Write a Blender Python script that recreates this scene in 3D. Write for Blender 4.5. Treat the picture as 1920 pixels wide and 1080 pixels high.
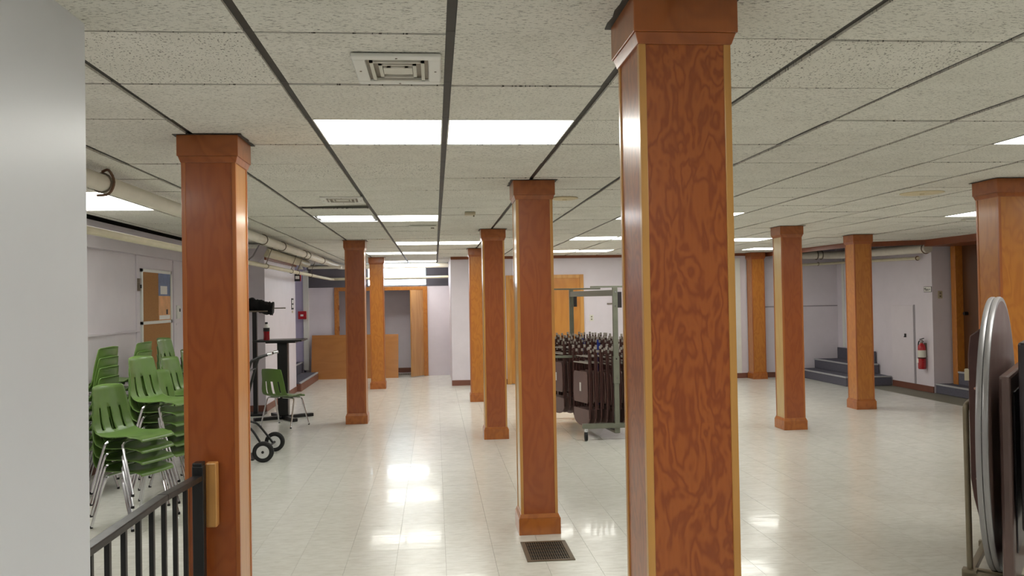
import bpy, math, random
from mathutils import Matrix, Vector
random.seed(7)
for o in list(bpy.data.objects): bpy.data.objects.remove(o, do_unlink=True)
SC = bpy.context.scene
COL = SC.collection

# ------------------------------------------------------------------ camera
FPX, YAW, PITCH, ROLL, CAMH, CEIL = 1569.843, .0922, .0133, -.0173, 1.6176, 2.438
_f = Vector((math.sin(YAW)*math.cos(PITCH), math.cos(YAW)*math.cos(PITCH), math.sin(PITCH)))
_r0 = Vector((math.cos(YAW), -math.sin(YAW), 0)); _u0 = _r0.cross(_f)
_r = _r0*math.cos(ROLL) + _u0*math.sin(ROLL); _u = -_r0*math.sin(ROLL) + _u0*math.cos(ROLL)
cd = bpy.data.cameras.new('camera'); cam = bpy.data.objects.new('camera', cd); COL.objects.link(cam)
cd.sensor_width = 36; cd.lens = FPX/1920*36; cd.clip_start = .05; cd.clip_end = 200
M = Matrix((( _r.x, _u.x, -_f.x, 0), (_r.y, _u.y, -_f.y, 0), (_r.z, _u.z, -_f.z, CAMH), (0, 0, 0, 1)))
cam.matrix_world = M
SC.camera = cam
def pj(p):
    v = Vector(p) - Vector((0, 0, CAMH)); d = v.dot(_f)
    if d < .1: return None
    return 960 + FPX*v.dot(_r)/d, 540 - FPX*v.dot(_u)/d
# ------------------------------------------------------------------ world, exposure
w = bpy.data.worlds.new('daylight'); SC.world = w; w.use_nodes = True
bg = w.node_tree.nodes['Background']; bg.inputs[0].default_value = (.80, .90, 1, 1); bg.inputs[1].default_value = 5
SC.view_settings.view_transform = 'Standard'; SC.view_settings.look = 'None'
SC.view_settings.gamma = 1; SC.view_settings.use_curve_mapping = False
SC.view_settings.exposure = 1.02
LAMP = 6.0           # radiance of the fluorescent panels

# ------------------------------------------------------------------ materials
def lin(c):
    return tuple(((x/255)/12.92 if x/255 <= .04045 else ((x/255+.055)/1.055)**2.4) for x in c)
MAT = {}
def nodes(name):
    m = bpy.data.materials.new(name); m.use_nodes = True
    nt = m.node_tree; b = nt.nodes['Principled BSDF']
    return m, nt, b
def tc(nt, scale=(1, 1, 1), rnd=True, kind='Object'):
    t = nt.nodes.new('ShaderNodeTexCoord'); mp = nt.nodes.new('ShaderNodeMapping')
    mp.inputs['Scale'].default_value = scale
    src = t.outputs[kind]
    if rnd:
        oi = nt.nodes.new('ShaderNodeObjectInfo'); mu = nt.nodes.new('ShaderNodeMath'); mu.operation = 'MULTIPLY'
        mu.inputs[1].default_value = 37
        nt.links.new(oi.outputs['Random'], mu.inputs[0])
        ad = nt.nodes.new('ShaderNodeVectorMath'); ad.operation = 'ADD'
        nt.links.new(src, ad.inputs[0]); nt.links.new(mu.outputs[0], ad.inputs[1]); src = ad.outputs[0]
    nt.links.new(src, mp.inputs['Vector'])
    return mp.outputs[0]
def noise(nt, vec, scale, detail=3, rough=.5, dist=0):
    n = nt.nodes.new('ShaderNodeTexNoise'); n.inputs['Scale'].default_value = scale
    n.inputs['Detail'].default_value = detail; n.inputs['Roughness'].default_value = rough
    n.inputs['Distortion'].default_value = dist
    nt.links.new(vec, n.inputs['Vector']); return n.outputs['Fac']
def ramp(nt, fac, stops):
    r = nt.nodes.new('ShaderNodeValToRGB'); e = r.color_ramp.elements
    while len(e) < len(stops): e.new(.5)
    for k, (p, c) in enumerate(stops):
        e[k].position = p; e[k].color = (*c, 1) if len(c) == 3 else c
    nt.links.new(fac, r.inputs[0]); return r.outputs[0]
def mathn(nt, op, a, b=None):
    n = nt.nodes.new('ShaderNodeMath'); n.operation = op
    for k, v in enumerate((a, b)):
        if v is None: continue
        if isinstance(v, (int, float)): n.inputs[k].default_value = v
        else: nt.links.new(v, n.inputs[k])
    return n.outputs[0]
def mixc(nt, fac, a, b, mode='MIX'):
    n = nt.nodes.new('ShaderNodeMix'); n.data_type = 'RGBA'; n.blend_type = mode
    for sock, v in ((n.inputs[0], fac), (n.inputs[6], a), (n.inputs[7], b)):
        if isinstance(v, (int, float)): sock.default_value = v
        elif isinstance(v, tuple): sock.default_value = (*v[:3], 1)
        else: nt.links.new(v, sock)
    return n.outputs[2]
def bump(nt, b, h, strength=.2, dist=.002):
    n = nt.nodes.new('ShaderNodeBump'); n.inputs['Strength'].default_value = strength
    n.inputs['Distance'].default_value = dist
    nt.links.new(h, n.inputs['Height']); nt.links.new(n.outputs[0], b.inputs['Normal'])
def pm(name, rgb, var=.08, scale=6, rough=.5, metal=0, bmp=0, coat=0, stretch=(1, 1, 1), spec=.5, rv=.1):
    """plain procedural paint / plastic / metal with blotchy variation"""
    m, nt, b = nodes(name); c = lin(rgb)
    v = tc(nt, stretch); n = noise(nt, v, scale, 5, .6)
    lo = tuple(x*(1-var) for x in c); hi = tuple(min(1, x*(1+var)) for x in c)
    nt.links.new(ramp(nt, n, [(.3, lo), (.7, hi)]), b.inputs['Base Color'])
    rr = nt.nodes.new('ShaderNodeMapRange'); nt.links.new(n, rr.inputs[0])
    rr.inputs[3].default_value = max(.02, rough-rv); rr.inputs[4].default_value = min(1, rough+rv)
    nt.links.new(rr.outputs[0], b.inputs['Roughness'])
    b.inputs['Metallic'].default_value = metal; b.inputs['Specular IOR Level'].default_value = spec
    b.inputs['Coat Weight'].default_value = coat; b.inputs['Coat Roughness'].default_value = .12
    if bmp: bump(nt, b, noise(nt, v, scale*12, 4), bmp, .002)
    MAT[name] = m; return m
def wood(name, light, dark, rings=9, sx=2.2, sz=.55, amt=.8, rough=.32, coat=.35, det=2.2):
    """rotary-cut plywood: contour lines of a stretched noise"""
    m, nt, b = nodes(name)
    v = tc(nt, (sx, sx, sz)); n = noise(nt, v, 1.6, det, .5, .35)
    s = mathn(nt, 'MULTIPLY', n, rings*6.283); s = mathn(nt, 'SINE', s)
    s = mathn(nt, 'MULTIPLY', mathn(nt, 'ADD', s, 1), .5); s = mathn(nt, 'POWER', s, 1.6)
    fine = noise(nt, tc(nt, (90, 90, 3)), 1.5, 3, .6)
    blotch = noise(nt, tc(nt, (1, 1, .5)), 3, 3)
    fac = mathn(nt, 'MULTIPLY', s, amt)
    L, D = lin(light), lin(dark)
    c = mixc(nt, fac, L, D)
    c = mixc(nt, mathn(nt, 'MULTIPLY', fine, .30), c, tuple(x*.55 for x in D))
    c = mixc(nt, mathn(nt, 'MULTIPLY', blotch, .35), c, tuple((x+y)*.4 for x, y in zip(L, D)))
    nt.links.new(c, b.inputs['Base Color'])
    b.inputs['Roughness'].default_value = rough; b.inputs['Coat Weight'].default_value = coat
    b.inputs['Coat Roughness'].default_value = .16
    bump(nt, b, s, .06, .001)
    MAT[name] = m; return m
def emis(name, rgb, strength):
    m, nt, b = nodes(name); c = lin(rgb)
    v = tc(nt); n = noise(nt, v, 3, 2)
    nt.links.new(ramp(nt, n, [(.3, tuple(x*.97 for x in c)), (.7, c)]), b.inputs['Emission Color'])
    b.inputs['Base Color'].default_value = (.8, .8, .8, 1); b.inputs['Emission Strength'].default_value = strength
    MAT[name] = m; return m
def tile_mat(name, fis, deep=.85):
    m, nt, b = nodes(name)
    v = tc(nt, fis); n = noise(nt, v, 1, 2.5, .65)
    hole = ramp(nt, n, [(.60, (0, 0, 0)), (.63, (1, 1, 1))])
    pin = noise(nt, tc(nt, (150, 150, 150)), 1.5, 2)
    pinh = ramp(nt, pin, [(.68, (0, 0, 0)), (.74, (1, 1, 1))])
    blot = noise(nt, tc(nt, (2, 2, 2)), 2, 4)
    base = ramp(nt, blot, [(.3, lin((222, 220, 210))), (.7, lin((232, 230, 221)))])
    hl = nt.nodes.new('ShaderNodeRGBToBW'); nt.links.new(hole, hl.inputs[0])
    pl = nt.nodes.new('ShaderNodeRGBToBW'); nt.links.new(pinh, pl.inputs[0])
    c = mixc(nt, mathn(nt, 'MULTIPLY', hl.outputs[0], deep), base, lin((72, 66, 56)))
    c = mixc(nt, mathn(nt, 'MULTIPLY', pl.outputs[0], .4), c, lin((90, 84, 72)))
    nt.links.new(c, b.inputs['Base Color']); b.inputs['Roughness'].default_value = .95
    b.inputs['Specular IOR Level'].default_value = .1
    bump(nt, b, mathn(nt, 'SUBTRACT', 1, hl.outputs[0]), .5, .003)
    MAT[name] = m; return m
def floor_mat(name):
    m, nt, b = nodes(name)
    v = tc(nt, (9, 26, 1)); n = noise(nt, v, 1.3, 4, .6, .4)
    c = ramp(nt, n, [(.3, lin((213, 212, 203))), (.55, lin((225, 225, 217))), (.75, lin((231, 231, 224)))])
    oi = nt.nodes.new('ShaderNodeObjectInfo')
    c = mixc(nt, mathn(nt, 'MULTIPLY', oi.outputs['Random'], .10), c, lin((196, 190, 172)))
    nt.links.new(c, b.inputs['Base Color'])
    wv = tc(nt, (1, 1, 1), False, 'Object')
    g = nt.nodes.new('ShaderNodeNewGeometry')
    wn = nt.nodes.new('ShaderNodeTexNoise'); wn.inputs['Scale'].default_value = 5; wn.inputs['Detail'].default_value = 2
    nt.links.new(g.outputs['Position'], wn.inputs['Vector'])
    rr = nt.nodes.new('ShaderNodeMapRange'); nt.links.new(wn.outputs[0], rr.inputs[0])
    rr.inputs[3].default_value = .16; rr.inputs[4].default_value = .30
    nt.links.new(rr.outputs[0], b.inputs['Roughness'])
    b.inputs['Coat Weight'].default_value = .16; b.inputs['Coat Roughness'].default_value = .05; b.inputs['Specular IOR Level'].default_value = .4
    wm = nt.nodes.new('ShaderNodeMapping'); wm.inputs['Scale'].default_value = (5, 9, 1)
    nt.links.new(g.outputs['Position'], wm.inputs[0])
    h = noise(nt, wm.outputs[0], 1.0, 3, .55)
    bn = nt.nodes.new('ShaderNodeBump'); bn.inputs['Strength'].default_value = .16; bn.inputs['Distance'].default_value = .004
    nt.links.new(h, bn.inputs['Height'])
    nt.links.new(bn.outputs[0], b.inputs['Normal']); nt.links.new(bn.outputs[0], b.inputs['Coat Normal'])
    MAT[name] = m; return m

pm('wall', (218, 211, 219), .04, 2.5, .55, bmp=.05)
pm('wall_near', (226, 229, 236), .02, 2, .38, bmp=.04, rv=.04)
pm('wall_panel', (219, 212, 219), .035, 3, .5, bmp=.05)
pm('wall_grey', (150, 144, 150), .06, 3, .6, bmp=.08)
pm('wall_lavender', (196, 190, 216), .04, 3, .6)
pm('void_dark', (26, 24, 22), .2, 5, .9)
pm('tee_dark', (46, 43, 38), .25, 20, .55)
pm('brown_trim', (128, 70, 42), .12, 10, .4, stretch=(1, 6, 1))
pm('baseboard', (118, 74, 60), .10, 8, .45)
pm('pipe', (226, 220, 206), .06, 5, .5, bmp=.1)
pm('pipe_cream', (214, 206, 180), .07, 6, .45)
pm('hanger', (128, 118, 104), .25, 20, .45, .5)
pm('carpet', (98, 97, 108), .14, 60, .95, bmp=.5, spec=.1)
pm('nosing', (168, 168, 172), .08, 30, .6)
pm('white_metal', (226, 226, 220), .03, 6, .4)
pm('off_white', (214, 212, 200), .04, 8, .5)
pm('beige_plastic', (196, 186, 160), .06, 8, .45)
pm('green_plastic', (98, 130, 62), .12, 5, .34, bmp=.05, coat=.15)
pm('chrome', (205, 205, 208), .06, 12, .16, 1, rv=.06)
pm('black_metal', (18, 18, 19), .2, 14, .38)
pm('black_cloth', (12, 12, 13), .3, 18, .85, bmp=.4)
pm('rubber', (20, 20, 20), .2, 20, .7)
pm('wheel_hub', (206, 206, 204), .06, 14, .4)
pm('rack_steel', (124, 126, 112), .10, 10, .42, .35)
pm('chair_brown', (72, 44, 40), .16, 10, .36, .15)
pm('seat_brown', (112, 86, 80), .12, 8, .34, .15)
pm('cap_grey', (158, 150, 142), .08, 12, .55)
pm('blue_paint', (34, 58, 150), .1, 10, .5)
pm('sticker', (232, 230, 226), .02, 6, .5)
pm('table_brown', (98, 78, 74), .10, 5, .34, bmp=.05)
pm('table_edge', (150, 148, 150), .05, 4, .36, .3)
pm('table_dark', (44, 38, 42), .15, 6, .36)
pm('dolly_steel', (128, 118, 98), .14, 12, .4, .4)
pm('red_paint', (176, 18, 30), .08, 8, .3, coat=.3)
pm('red_liquid', (150, 12, 26), .1, 6, .2, coat=.3)
pm('label_black', (26, 24, 26), .1, 8, .5)
pm('cork', (172, 124, 76), .16, 90, .9, bmp=.3)
pm('register_brown', (110, 96, 78), .15, 14, .45, .4)
pm('rust', (120, 90, 70), .3, 14, .7)
pm('dark_door', (84, 50, 24), .18, 5, .4, stretch=(1, 1, .3))
pm('ink', (20, 20, 22), .1, 6, .6)
pm('paper_orange', (224, 168, 120), .2, 5, .7)
pm('paper_blue', (104, 120, 160), .35, 6, .5)
pm('poly_tan', (210, 196, 160), .08, 12, .6)
wood('ply_red', (166, 88, 38), (146, 70, 28), 8, 4, 1.3, .6)
wood('ply_fir', (180, 98, 40), (138, 62, 22), 9, 7.5, 3.0, .8, det=3)
wood('ply_lit_tan', (204, 142, 80), (184, 120, 62), 6, 3.5, .8, .5)  # right faces of two pillars: reflected light put into the ply colour
wood('strip_red', (184, 110, 52), (160, 86, 36), 4, 4, .4, .7)
wood('ply_gold', (196, 126, 48), (170, 98, 34), 7, 4.5, 1.6, .6)
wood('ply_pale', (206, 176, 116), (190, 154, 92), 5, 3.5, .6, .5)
wood('strip', (212, 158, 84), (184, 124, 56), 4, 4, .4, .7)
wood('cap_wood', (172, 96, 42), (140, 72, 28), 5, 4, 3, .6)
wood('base_wood', (184, 108, 42), (150, 80, 28), 5, 4, 3, .6)
wood('door_gold', (204, 140, 62), (178, 112, 44), 7, 1.6, .35, .7)
wood('panel_ply', (188, 126, 62), (164, 102, 46), 5, .5, 2.0, .35)
wood('leaf_ply', (206, 156, 98), (186, 130, 74), 7, 1.8, .3, .7)
wood('block_wood', (206, 152, 84), (176, 116, 56), 5, 6, 1, .6)
tile_mat('tile_x', (55, 300, 1)); tile_mat('tile_y', (120, 90, 1), .8)
floor_mat('vct')
pm('joint', (120, 116, 104), .1, 10, .7)
emis('diffuser', (255, 254, 246), LAMP)
emis('tube', (246, 250, 255), LAMP*1.3)
m, nt, b = nodes('glass'); b.inputs['Base Color'].default_value = (.95, .98, 1, 1); b.inputs['Transmission Weight'].default_value = 1
b.inputs['Roughness'].default_value = .15; b.inputs['IOR'].default_value = 1.05
nt.links.new(ramp(nt, noise(nt, tc(nt), 3, 2), [(.3, (.93, .96, 1)), (.7, (.97, .99, 1))]), b.inputs['Base Color']); MAT['glass'] = m

# ------------------------------------------------------------------ mesh builder
class MB:
    def __init__(s): s.v, s.f = [], []
    def add(s, vs, fs):
        n = len(s.v); s.v += [tuple(v) for v in vs]; s.f += [tuple(i+n for i in f) for f in fs]; return s
    def box(s, x0, x1, y0, y1, z0, z1):
        return s.add([(x0,y0,z0),(x1,y0,z0),(x1,y1,z0),(x0,y1,z0),(x0,y0,z1),(x1,y0,z1),(x1,y1,z1),(x0,y1,z1)],
            [(0,3,2,1),(4,5,6,7),(0,1,5,4),(1,2,6,5),(2,3,7,6),(3,0,4,7)])
    def bar(s, p, q, w, h):
        """rectangular bar from p to q; h along the upright direction"""
        p, q = Vector(p), Vector(q); d = (q-p).normalized()
        up = Vector((0,0,1)) if abs(d.z) < .95 else Vector((0,1,0))
        a = d.cross(up).normalized()*w/2; c = a.cross(d).normalized()*h/2
        return s.add([p-a-c,p+a-c,p+a+c,p-a+c,q-a-c,q+a-c,q+a+c,q-a+c],
            [(0,1,2,3),(7,6,5,4),(0,4,5,1),(1,5,6,2),(2,6,7,3),(3,7,4,0)])
    def frus(s, h0, z0, h1, z1, cx=0, cy=0):
        vs = [(cx+a*h, cy+b*h, z) for h, z in ((h0,z0),(h1,z1)) for a, b in ((-1,-1),(1,-1),(1,1),(-1,1))]
        return s.add(vs, [(0,3,2,1),(4,5,6,7),(0,1,5,4),(1,2,6,5),(2,3,7,6),(3,0,4,7)])
    def cyl(s, p, q, r, r2=None, n=14):
        p, q = Vector(p), Vector(q); r2 = r if r2 is None else r2
        d = (q-p).normalized(); up = Vector((0,0,1)) if abs(d.z) < .9 else Vector((1,0,0))
        a = d.cross(up).normalized(); c = a.cross(d)
        vs = [pt + (a*math.cos(t)+c*math.sin(t))*rr for pt, rr in ((p,r),(q,r2)) for t in [2*math.pi*k/n for k in range(n)]]
        fs = [(k,(k+1)%n,n+(k+1)%n,n+k) for k in range(n)] + [tuple(range(n-1,-1,-1)), tuple(range(n,2*n))]
        return s.add(vs, fs)
    def tube(s, path, r, n=8, sub=0):
        P = [Vector(p) for p in path]
        if sub:
            Q = []
            for k in range(len(P)-1):
                p0, p1, p2, p3 = P[max(k-1,0)], P[k], P[k+1], P[min(k+2,len(P)-1)]
                for j in range(sub):
                    t = j/sub
                    Q.append(.5*((2*p1)+(p2-p0)*t+(2*p0-5*p1+4*p2-p3)*t*t+(3*p1-p0-3*p2+p3)*t**3))
            P = Q + [P[-1]]
        d0 = (P[1]-P[0]).normalized(); up = Vector((0,0,1)) if abs(d0.z) < .9 else Vector((1,0,0))
        a = d0.cross(up).normalized(); vs = []
        for k, p in enumerate(P):
            d = (P[min(k+1,len(P)-1)]-P[max(k-1,0)]).normalized()
            a = (a-d*a.dot(d)).normalized(); c = d.cross(a)
            vs += [p+(a*math.cos(2*math.pi*j/n)+c*math.sin(2*math.pi*j/n))*r for j in range(n)]
        m = len(P)
        fs = [(k*n+j,k*n+(j+1)%n,(k+1)*n+(j+1)%n,(k+1)*n+j) for k in range(m-1) for j in range(n)]
        fs += [tuple(range(n-1,-1,-1)), tuple(range((m-1)*n,m*n))]
        return s.add(vs, fs)
    def lathe(s, prof, n=20, c=(0,0)):
        vs = [(c[0]+r*math.cos(2*math.pi*j/n), c[1]+r*math.sin(2*math.pi*j/n), z) for r, z in prof for j in range(n)]
        m = len(prof)
        fs = [(k*n+j,k*n+(j+1)%n,(k+1)*n+(j+1)%n,(k+1)*n+j) for k in range(m-1) for j in range(n)]
        fs += [tuple(range(n-1,-1,-1)), tuple(range((m-1)*n,m*n))]
        return s.add(vs, fs)
    def ext(s, poly, z0, z1):
        n = len(poly); vs = [(x,y,z0) for x, y in poly]+[(x,y,z1) for x, y in poly]
        return s.add(vs, [tuple(range(n-1,-1,-1)), tuple(range(n,2*n))]+[(k,(k+1)%n,n+(k+1)%n,n+k) for k in range(n)])
    def extx(s, poly, x0, x1):
        """poly in (y, z), extruded along x"""
        n = len(poly); vs = [(x0,y,z) for y, z in poly]+[(x1,y,z) for y, z in poly]
        return s.add(vs, [tuple(range(n-1,-1,-1)), tuple(range(n,2*n))]+[(k,(k+1)%n,n+(k+1)%n,n+k) for k in range(n)])
    def exty(s, poly, y0, y1):
        """poly in (x, z), extruded along y"""
        n = len(poly); vs = [(x,y0,z) for x, z in poly]+[(x,y1,z) for x, z in poly]
        return s.add(vs, [tuple(range(n)), tuple(range(2*n-1,n-1,-1))]+[(k,n+k,n+(k+1)%n,(k+1)%n) for k in range(n)])
    def mesh(s, name, mat, smooth=False):
        me = bpy.data.meshes.new(name); me.from_pydata(s.v, [], s.f); me.update()
        me.materials.append(MAT[mat])
        if smooth:
            me.shade_smooth(); me.set_sharp_from_angle(angle=.7)
        return me
    def build(s, name, mat, parent=None, smooth=False, bev=0):
        return obj(name, s.mesh(name, mat, smooth), parent, bev)
def obj(name, me, parent=None, bev=0):
    o = bpy.data.objects.new(name, me); COL.objects.link(o)
    if parent: o.parent = parent
    if bev:
        md = o.modifiers.new('bevel', 'BEVEL'); md.width = bev; md.segments = 2; md.limit_method = 'ANGLE'
    return o
def tag(o, label, cat, group=None, kind=None):
    o['label'] = label; o['category'] = cat
    if group: o['group'] = group
    if kind: o['kind'] = kind
    return o
def thing(name, loc, label, cat, rz=0, group=None):
    o = bpy.data.objects.new(name, None); COL.objects.link(o); o.empty_display_size = .1
    o.location = loc; o.rotation_euler = (0, 0, rz)
    return tag(o, label, cat, group)
def struct(o, label=None, cat=None):
    o['kind'] = 'structure'
    if label: o['label'] = label
    if cat: o['category'] = cat
    return o
def copy_tree(o, parent=None):
    c = o.copy(); COL.objects.link(c); c.parent = parent
    for ch in list(o.children): copy_tree(ch, c)
    return c
def text_mesh(txt, size, mat, name='lettering', parent=None, depth=.0008, align='CENTER'):
    cu = bpy.data.curves.new('t', 'FONT'); cu.body = txt; cu.size = size; cu.extrude = depth
    cu.align_x = align; cu.align_y = 'CENTER'
    t = bpy.data.objects.new('t', cu); COL.objects.link(t)
    bpy.context.view_layer.update()
    me = bpy.data.meshes.new_from_object(t.evaluated_get(bpy.context.evaluated_depsgraph_get()))
    bpy.data.objects.remove(t, do_unlink=True); bpy.data.curves.remove(cu)
    me.name = name; me.materials.clear(); me.materials.append(MAT[mat])
    return obj(name, me, parent)
def clip(poly, nx, ny, d):
    """keep nx*x+ny*y <= d"""
    out = []
    for k in range(len(poly)):
        a, b2 = poly[k], poly[(k+1) % len(poly)]
        fa, fb = nx*a[0]+ny*a[1]-d, nx*b2[0]+ny*b2[1]-d
        if fa <= 0: out.append(a)
        if fa*fb < 0:
            t = fa/(fa-fb); out.append((a[0]+(b2[0]-a[0])*t, a[1]+(b2[1]-a[1])*t))
    return out
def parea(q):
    P = [pj(p) for p in q]
    if any(p is None for p in P): return 0
    if max(p[0] for p in P) < 0 or min(p[0] for p in P) > 1920 or max(p[1] for p in P) < 0 or min(p[1] for p in P) > 1080: return 0
    return abs(sum(P[k][0]*P[(k+1) % len(P)][1]-P[(k+1) % len(P)][0]*P[k][1] for k in range(len(P))))/2

# ================================================================== SETTING
XL, XR, YB = -3.3, 7.93, 15.9
# ---- floor: 12-inch vinyl tiles
FLO = struct(MB().box(-4.2, 9.2, -5.2, 19.1, -.1, -.004).build('floor', 'joint'), 'cream vinyl tile floor with waxed shine', 'floor')
FT = .306; fx0 = .043 - 20*FT
full_tile = MB().box(.0007, FT-.0007, .0007, FT-.0007, -.004, 0).mesh('tile', 'vct')
cand = []
for i in range(0, 44):
    for j in range(-18, 63):
        x, y = fx0+i*FT, j*FT
        if x < -4 or x > 9: continue
        a = parea([(x,y,0),(x+FT,y,0),(x+FT,y+FT,0),(x,y+FT,0)])
        cand.append((a, x, y))
cand.sort(reverse=True)
for k, (a, x, y) in enumerate(cand[:300]):
    o = obj('tile', full_tile, FLO); o.location = (x, y, 0)
rest = MB()
for a, x, y in cand[300:]:
    rest.box(x+.0007, x+FT-.0007, y+.0007, y+FT-.0007, -.004, 0)
o = rest.build('tile_field', 'vct', FLO); o['kind'] = 'stuff'
# ---- ceiling: tiles in a dark grid
G, GX, GY = .61, .0617, 3.8077
CL = struct(MB().box(-4.2, 9.2, -5.2, 19.1, 2.75, 2.85).build('ceiling', 'void_dark'), 'suspended ceiling of fissured square tiles in dark grid', 'ceiling')
LIGHTS = {(-1,0):0,(0,0):0,(5,0):1,(6,0):1,(-2,7):2,(-1,7):3,(3,7):4,(4,7):4,(9,7):5,(10,7):5,
          (-1,13):6,(0,13):6,(3,12):7,(4,12):7,(6,13):8,(7,13):8,(-2,17):9,(-1,17):9,(3,17):10,(4,17):10,
          (9,17):11,(-2,22):12,(-1,22):12,
          (-1,-6):13,(0,-6):13,(5,-6):14,(6,-6):14,(9,0):15,(10,0):15,(-4,-4):16,(-5,-4):16,(2,-12):17,(6,-12):18}
LONG = [(-5, 4)]
skip = set(LIGHTS) | {(-5,4),(-5,5)}
XE = -3.06
def inside_clip(p, cy):
    p = clip(p, -1, 0, -XE)
    if cy > 15.9-.3 and p:
        if max(q[0] for q in p) < .95 and cy > 15.95: p = clip(p, 1, 0, .31)
        elif min(q[0] for q in p) > 0: p = clip(p, 0, 1, 15.9)
    p = clip(p, 0, 1, 18.95)
    if cy > 12.95:
        nx, ny = 2.7, .27                       # line (6.42,15.7)-(6.69,13.0)
        p = clip(p, nx, ny, nx*6.69+ny*13.0)
    elif cy > 12.4:
        nx, ny = .5, 1.03                       # line (6.69,13.0)-(7.72,12.5)
        p = clip(p, nx, ny, nx*6.69+ny*13.0)
    p = clip(p, 1, 0, 7.69)
    return p
ga, gb = .015, .0055
fullx = MB().box(-G/2+ga, G/2-ga, -G/2+gb, G/2-gb, 0, .018).mesh('ceiling_tile', 'tile_x')
fully = MB().box(-G/2+ga, G/2-ga, -G/2+gb, G/2-gb, 0, .018).mesh('ceiling_tile', 'tile_y')
tiles = []
for i in range(-6, 13):
    for j in range(-15, 25):
        if (i, j) in skip: continue
        x0, y0 = GX+i*G, GY+j*G
        q = [(x0+ga,y0+gb),(x0+G-ga,y0+gb),(x0+G-ga,y0+G-gb),(x0+ga,y0+G-gb)]
        if (i, j) == (-2, 5): q = [(x0+ga,y0+gb),(x0+G-ga,y0+gb),(x0+G-ga,y0+.30),(x0+.12,y0+.42),(x0+ga,y0+.42)]
        c = inside_clip(q, y0+G/2)
        if len(c) < 3: continue
        is_full = len(c) == 4 and c == q
        tiles.append((parea([(x, y, CEIL) for x, y in q]), i, j, c, is_full))
tiles.sort(key=lambda t: -t[0])
rest = MB()
for k, (a, i, j, c, is_full) in enumerate(tiles):
    rr = random.Random(i*101+j); dz = rr.uniform(-.002, .003)
    if k < 300 and a > 0:
        if is_full:
            o = obj('ceiling_tile', fully if rr.random() < .3 else fullx, CL)
            o.location = (GX+i*G+G/2, GY+j*G+G/2, CEIL+dz)
            o.rotation_euler = (rr.uniform(-.004, .004), rr.uniform(-.004, .004), 0)
        else:
            cx, cy = sum(p[0] for p in c)/len(c), sum(p[1] for p in c)/len(c)
            o = MB().ext([(x-cx, y-cy) for x, y in c], 0, .018).build('ceiling_tile', 'tile_x', CL); o.location = (cx, cy, CEIL+dz)
    else:
        rest.ext(c, CEIL+dz, CEIL+dz+.018)
if rest.v:
    o = rest.build('tile_field', 'tile_x', CL); o['kind'] = 'stuff'
for i in range(-4, 13):
    x = GX+i*G; y1 = 18.95 if x < .3 else 15.9
    if x > 6.4: y1 = 13.0
    if x > 7.4: y1 = 12.6
    MB().box(x-.022, x+.022, -5.1, y1, CEIL+.009, CEIL+.04).build('grid_bar', 'tee_dark', CL)
for j in range(-14, 25):
    y = GY+j*G
    x1 = 7.69 if y < 12.5 else (6.42 if y < 15.9 else .31)
    MB().box(XE, x1, y-.012, y+.012, CEIL+.0085, CEIL+.03).build('grid_bar', 'tee_dark', CL)
MB().box(XE-.02, XE, -5.1, 12.8, CEIL+.004, CEIL+.05).build('edge_angle', 'tee_dark', CL)

# ---- walls
W = struct(MB().box(XL-.15, XL, -5.2, 12.8, 0, 2.44).build('wall_left', 'wall_panel'), 'white panelled left wall behind the stacked chairs', 'wall')
MB().box(XL, XL+.07, 2.6, 12.8, 2.18, 2.44).build('beam', 'wall', W); MB().box(XL-.15, XL-.02, -5.2, 12.8, 2.44, 2.75).build('void_shade_band', 'void_dark', W)  # band above the wall coloured near-black for the shade of the ceiling void
MB().box(XL, XL+.02, 2.6, 9.68, 1.325, 1.35).build('chair_rail', 'wall', W)
MB().box(XL, XL+.012, 9.62, 9.72, .0, 2.18).build('batten', 'wall', W)
MB().box(XL, XL+.012, 10.95, 11.03, .0, 2.18).build('batten', 'wall', W)
MB().box(XL, XL+.016, 11.03, 12.8, 1.36, 1.385).build('chair_rail', 'wall', W)
MB().box(XL, XL+.014, 2.6, 12.8, 0, .1).build('skirting', 'baseboard', W)
struct(MB().box(-1.16, -1.0, -5.2, 2.53, 0, 2.75).build('wall_left_near', 'wall_near', bev=.006), 'smooth white partition wall ending beside the black railing', 'wall')
o = MB(); o.box(XL-.15, -2.53, 12.8, 15.55, 0, 2.75)
W = struct(o.build('wall_left_block', 'wall'), 'white projecting wall block behind the black table', 'wall')
MB().box(-2.53, -2.518, 12.8, 15.55, 0, .1).build('skirting', 'baseboard', W)
MB().box(XL, -2.518, 12.788, 12.8, 0, .1).build('skirting', 'baseboard', W)
MB().box(-2.53, -2.50, 12.8, 15.55, 2.27, 2.32).build('cornice', 'brown_trim', W)
# stairwell behind the block
o = MB(); o.box(-3.9, -3.75, 15.4, 18.35, 0, 2.75); o.box(-3.9, XL-.15, 15.4, 15.55, 0, 2.75)
o.box(-3.9, -2.75, 18.2, 18.35, 0, 2.75); o.box(-2.95, -2.82, 18.34, 19.05, 0, 2.75)
struct(o.build('wall_stairwell', 'wall_lavender'), 'lavender stairwell wall beyond the projecting block', 'wall')
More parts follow.
